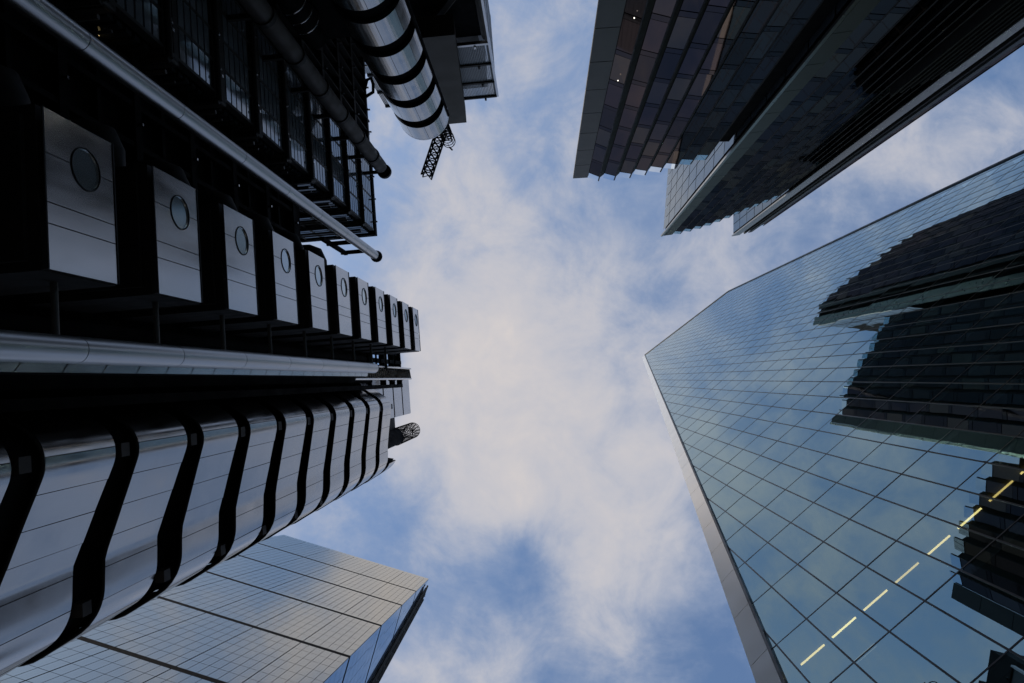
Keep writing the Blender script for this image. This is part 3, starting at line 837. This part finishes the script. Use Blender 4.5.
def band(k, h, f0=0.0):
    c_ = curve_for(k); inset = c_.inset; z0 = BZ + 3.9 * k
    t_lo, t_hi, seed = max(.9, c_.L * f0), c_.L, 40 + k
    rb = random.Random(seed)
    m = MB(LW); lip = MB(LW)
    org = LW(-14, 2.5, z0)
    seg = .98; t = t_lo
    while t < t_hi - .05:
        t1 = min(t_hi, t + seg); ns = 7
        tl = [t + .012 + (t1 - t - .024) * i / ns for i in range(ns + 1)]
        bow = rb.gauss(0, .004); tw = rb.gauss(0, .006); tv = rb.gauss(0, .007)
        o = [inset(x, bow * math.sin(math.pi * i / ns) + tw * (i / ns - .5)) for i, x in enumerate(tl)]; o2 = [inset(x, tv + tw * (i / ns - .5)) for i, x in enumerate(tl)]; n_ = [inset(x, .10) for x in tl]
        lo = [m.P((p[0], p[1], z0)) for p in o]; hi = [m.P((p[0], p[1], z0 + h)) for p in o2]
        lo2 = [m.P((p[0], p[1], z0)) for p in n_]; hi2 = [m.P((p[0], p[1], z0 + h)) for p in n_]
        for i in range(ns):
            m.idx((lo[i], lo[i + 1], hi[i + 1], hi[i]), 0, True)
            for q in ((lo2[i], lo2[i + 1], lo[i + 1], lo[i]), (hi[i], hi[i + 1], hi2[i + 1], hi2[i]), (hi2[i], hi2[i + 1], lo2[i + 1], lo2[i])):
                b_ = len(m.v); m.v += [m.v[j].copy() for j in q]; m.idx(range(b_, b_ + 4), 1)
        for q in ((lo[0], hi[0], hi2[0], lo2[0]), (lo[-1], lo2[-1], hi2[-1], hi[-1])):
            b_ = len(m.v); m.v += [m.v[j].copy() for j in q]; m.idx(range(b_, b_ + 4), 1)
        t = t1
    o = m.build('steel_band', [M['steel_band'], M['black']], st, origin=org)  # undersides and edges coloured black, standing in for shade in the gaps
    ts_ = [t_lo + (t_hi - t_lo) * i / 50 for i in range(51)]
    lip.path([(*inset(x, .02), z0 - .05) for x in ts_], .045, 6)
    bk = [inset(x, .14) for x in ts_]
    lo = [lip.P((p[0], p[1], z0 + .02)) for p in bk]; hi = [lip.P((p[0], p[1], z0 + h - .02)) for p in bk]
    for i in range(50): lip.idx((lo[i], lo[i + 1], hi[i + 1], hi[i]))
    lip.build('band_lip', M['dark'], o, origin=org)
    for tt in (c_.L * .33, c_.L * .60):
        p = inset(tt, .2)
        br = MB(LW); br.box(p[0] - .2, p[0] + .14, p[1] - .2, p[1] + .2, z0 - .8, z0 - .4)
        br.build('band_bracket', M['brown'], o, origin=org)
    return o
for k in range(-6, 8): band(k, 2.78)
band(8, 2.5, .58)

# lift head and mesh cage above the stair tower
lh = thing('lift_tower', 'slim lift tower head of plain silver panels above the curved stair tower', 'tower', LW(-14, .5, -1.6))
mb = MB(LW); mb.box(-19, -14.42, -2.0, 2.4, -1.6, 71.3); mb.build('shaft', M['black'], lh)
for k in range(4):
    mb = MB(LW); z = 56.0 + 3.95 * k
    mb.box(-14.4, -14.2, -2.05, 2.5, z, z + 3.5); mb.box(-19, -14.22, 2.42, 2.55, z + .02, z + 3.48)
    mb.build('silver_panel', M['steel_dull'], lh)
mb = MB(LW); mb.box(-19, -14.3, 2.56, 4.4, 58, 64.0); mb.build('side_box', M['dark'], lh)
DB, DA, DR = -14.2, 4.35, .80
cg = thing('mesh_drum', 'round drum with open mesh cage rising beside the lift tower head', 'vent drum', LW(DB, DA, 56))
mb = MB(LW); mb.tube((DB, DA, 54), (DB, DA, 63.5), DR - .06, 24); mb.build('drum_casing', M['black'], cg)
mb = MB(LW)
def rim(t, z): return (DB + DR * math.cos(R(t)), DA + DR * math.sin(R(t)), z)
for z in [63.5 + .62 * i for i in range(14)]: mb.path([rim(15 * i, z) for i in range(25)], .028, 5, caps=False)
for i in range(14):
    mb.tube(rim(360 / 14 * i, 63.3), rim(360 / 14 * i + 110, 71.6), .028, 5); mb.tube(rim(360 / 14 * i, 63.3), rim(360 / 14 * i - 110, 71.6), .028, 5)
for i in range(6):
    mb.tube(rim(30 * i, 71.56), rim(30 * i + 180, 71.56), .028, 5)
mb.build('mesh_cage', M['black'], cg)

# ================================================================== steel building: round stair tower (top)
CB, CA, CR = -8.05, -22.1, 2.02
rt = thing('round_stair_tower', 'cylindrical stair tower of silver rings and black gaps at the top', 'tower', LW(CB, CA, -1.6))
mb = MB(LW); mb.tube((CB, CA, -1.6), (CB, CA, 53.6), CR - .28, 40)
mb.box(-13.0, CB - 1.2, CA - .8, CA + .5, -1.6, 40); mb.build('dark_core', M['black'], rt)
def ring(z0, h):
    m = MB(LW); org = LW(CB, CA, z0); n = 9
    for s_ in range(n):
        t0, t1 = 2 * math.pi * s_ / n + .006, 2 * math.pi * (s_ + 1) / n - .006
        K = 8
        for i in range(K):
            ta, tb = t0 + (t1 - t0) * i / K, t0 + (t1 - t0) * (i + 1) / K
            pa, pb = (CB + CR * math.cos(ta), CA + CR * math.sin(ta)), (CB + CR * math.cos(tb), CA + CR * math.sin(tb))
            qa, qb = (CB + (CR - .2) * math.cos(ta), CA + (CR - .2) * math.sin(ta)), (CB + (CR - .2) * math.cos(tb), CA + (CR - .2) * math.sin(tb))
            m.face(((*pa, z0), (*pb, z0), (*pb, z0 + h), (*pa, z0 + h)), 0, False)
            m.face(((*qb, z0), (*pb, z0), (*pa, z0), (*qa, z0))); m.face(((*pa, z0 + h), (*pb, z0 + h), (*qb, z0 + h), (*qa, z0 + h)))
    o = m.build('steel_ring', M['steel_band'], rt, origin=org)
    for p in o.data.polygons: pass
    k = MB(LW)
    k.tube((CB, CA, z0 - .12), (CB, CA, z0 + h * .5), CR - .12, 40); k.build('ring_lining', M['black'], o, origin=org)
    return o
r0 = ring(51.6 - 3.9 * 12, 2.55)
for k in range(1, 13): copy_part(r0, rt, 3.9 * k)
mb = MB(LW)
for t in (6,): mb.tube((CB + CR * math.cos(R(t)), CA + CR * math.sin(R(t)), -1.6), (CB + CR * math.cos(R(t)), CA + CR * math.sin(R(t)), 54.1), .13, 10)
mb.build('guide_rail', M['black'], rt)
mb = MB(LW); mb.tube((CB, CA, 54.1), (CB, CA, 54.3), CR + .01, 40); mb.build('roof_cap', M['steel_dull'], rt)

# ================================================================== steel building: plant tower with gratings and crane
pl = thing('plant_tower', 'tall black plant tower with grey mesh balconies beside the round stair tower', 'tower', LW(-9, -34, -1.6))
mb = MB(LW)
mb.box(-11.0, -3.1, -44, -31.6, -1.6, 60.5)
mb.box(-12.0, -8.5, -43, -33.4, 60.5, 72.0)
mb.build('tower_body', M['black'], pl)
mb = MB(LW)
for z in range(0, 60, 10):
    mb.beam((-3.0, -31.3, z + .6), (-8.5, -31.3, z + 9.5), .42)
    mb.beam((-3.0, -31.2, z), (-11.0, -31.2, z), .5)
mb.beam((-2.8, -31.1, -1.6), (-2.8, -31.1, 60), .5)
mb.build('cross_brace', M['brown'], pl)
mb = MB(LW); mb.box(-12, -4.2, -46, -38, 60, 86); mb.box(-11, -9, -46, -38.5, 86, 88); mb.build('rooftop_plant', M['dark'], pl)
ZL = [60.9, 65.0, 69.0, 72.6]
for i, z in enumerate(ZL):
    m = MB(LW)
    m.box(-14.9, -2.65, -31.15, -30.85, z - .32, z)
    m.box(-2.95, -2.66, -40, -31.2, z - .32, z - .01)
    m.box(-4.0, -3.8, -31.1, -30.75, z + .0, z + .4)
    o = m.build('balcony_beam', M['steel'] if i == 0 else M['dark'], pl)
    if i < 3:
        zt = ZL[i + 1] - .36
        gm = MB(LW)
        b = -14.9
        while b < -2.7:
            b1_ = min(-2.68, b + .16)
            gm.box(b, b + .075, -31.05, -31.0, z + .03, zt)
            b += .16
        zz = z + .2
        while zz < zt:
            gm.box(-14.9, -2.68, -31.075, -31.05, zz, zz + .055); zz += .17
        gm.box(-2.72, -2.68, -40, -31.0, z + .03, zt)
        gm.build('mesh_screen', M['grating'], o)
mb = MB(LW); mb.box(-2.66, -2.46, -31.3, -30.9, 40, 72.6); mb.build('edge_post', M['steel_dull'], pl)
mb = MB(LW)
mb.solid([(-9.5, -29.0, 55), (-5.1, -29.0, 55), (-5.3, -29.0, 58), (-6.3, -29.0, 74.2), (-9.5, -29.0, 74.2)], [(-9.5, -30.8, 55), (-5.1, -30.8, 55), (-5.3, -30.8, 58), (-6.3, -30.8, 74.2), (-9.5, -30.8, 74.2)])
mb.build('plant_casing', M['tan'], pl)

cr = thing('roof_crane', 'black lattice maintenance crane reaching past the round stair tower', 'crane', LW(-9.3, -29.9, 73))
def lattice(m, p, q, w, n, r, up=(0, 0, 1)):
    P_, Q_ = Vector(p), Vector(q); d = (Q_ - P_).normalized(); x = d.cross(Vector(up)).normalized() * w / 2; y = d.cross(x).normalized() * w / 2
    cs = [x + y, x - y, -x - y, -x + y]
    for c in cs: m.tube(tuple(P_ + c), tuple(Q_ + c), r * 1.5, 6)
    for i in range(n):
        a, b = P_ + (Q_ - P_) * i / n, P_ + (Q_ - P_) * (i + 1) / n
        for k in range(4):
            c0, c1 = cs[k], cs[(k + 1) % 4]
            m.tube(tuple(a + c0), tuple(b + c1), r, 5); m.tube(tuple(a + c0), tuple(a + c1), r, 5); m.tube(tuple(a + c1), tuple(b + c0), r, 5)
mb = MB(LW); lattice(mb, (-9.3, -28.9, 75.6), (-11.45, -23.7, 75.6), 1.05, 8, .05); mb.tube((-11.3, -24, 75), (-11.3, -24, 74.4), .1, 8); mb.build('jib', M['black'], cr)
mb = MB(LW); lattice(mb, (-9.3, -29.9, 73), (-9.3, -29.9, 80.5), 1.1, 9, .05, (0, 1, 0))
for z in (80.5, 81.3, 82.1): mb.path([(-9.3 + .75 * math.cos(R(15 * i)), -29.9 + .75 * math.sin(R(15 * i)), z) for i in range(25)], .05, 5, caps=False)
for i in range(8): mb.tube((-9.3 + .75 * math.cos(R(45 * i)), -29.9 + .75 * math.sin(R(45 * i)), 80.3), (-9.3 + .75 * math.cos(R(45 * i)), -29.9 + .75 * math.sin(R(45 * i)), 82.1), .03, 5)
mb.box(-9.9, -8.7, -30.5, -29.3, 74.2, 76.2); mb.tube((-9.3, -29.2, 82.1), (-9.0, -28.9, 82.4), .1, 8)
mb.build('mast', M['black'], cr)

# ================================================================== lit ceiling strips in the glass tower
ORD = ['first', 'second', 'third', 'fourth', 'fifth', 'sixth', 'seventh', 'eighth']
for i in range(8):
    a = A0 + i * PW - 1.475
    aw = .22 + i * 1.515
    mb = MB(SW)
    mb.box(aw, aw + 1.13, 0.85, .905, 25.92, 25.96)
    o = mb.build('ceiling_light', M['tubes'][(0, 2, 0, 1, 0, 2, 1, 0)[i]], None, origin=SW(aw, .9, 25.9))
    tag(o, 'lit yellow ceiling strip behind the blue glass, %s along the row from the pale edge' % ORD[i], 'ceiling light', 'lit ceiling strips in the glass tower')
mb = MB(SW); mb.box(1.75, 2.75, 2.0, 2.09, 25.90, 25.98)
o = mb.build('ceiling_light', M['tube_dim'], None, origin=SW(2, 2, 25.9))
tag(o, 'faint short ceiling strip behind the blue glass, alone below the bright row', 'ceiling light')
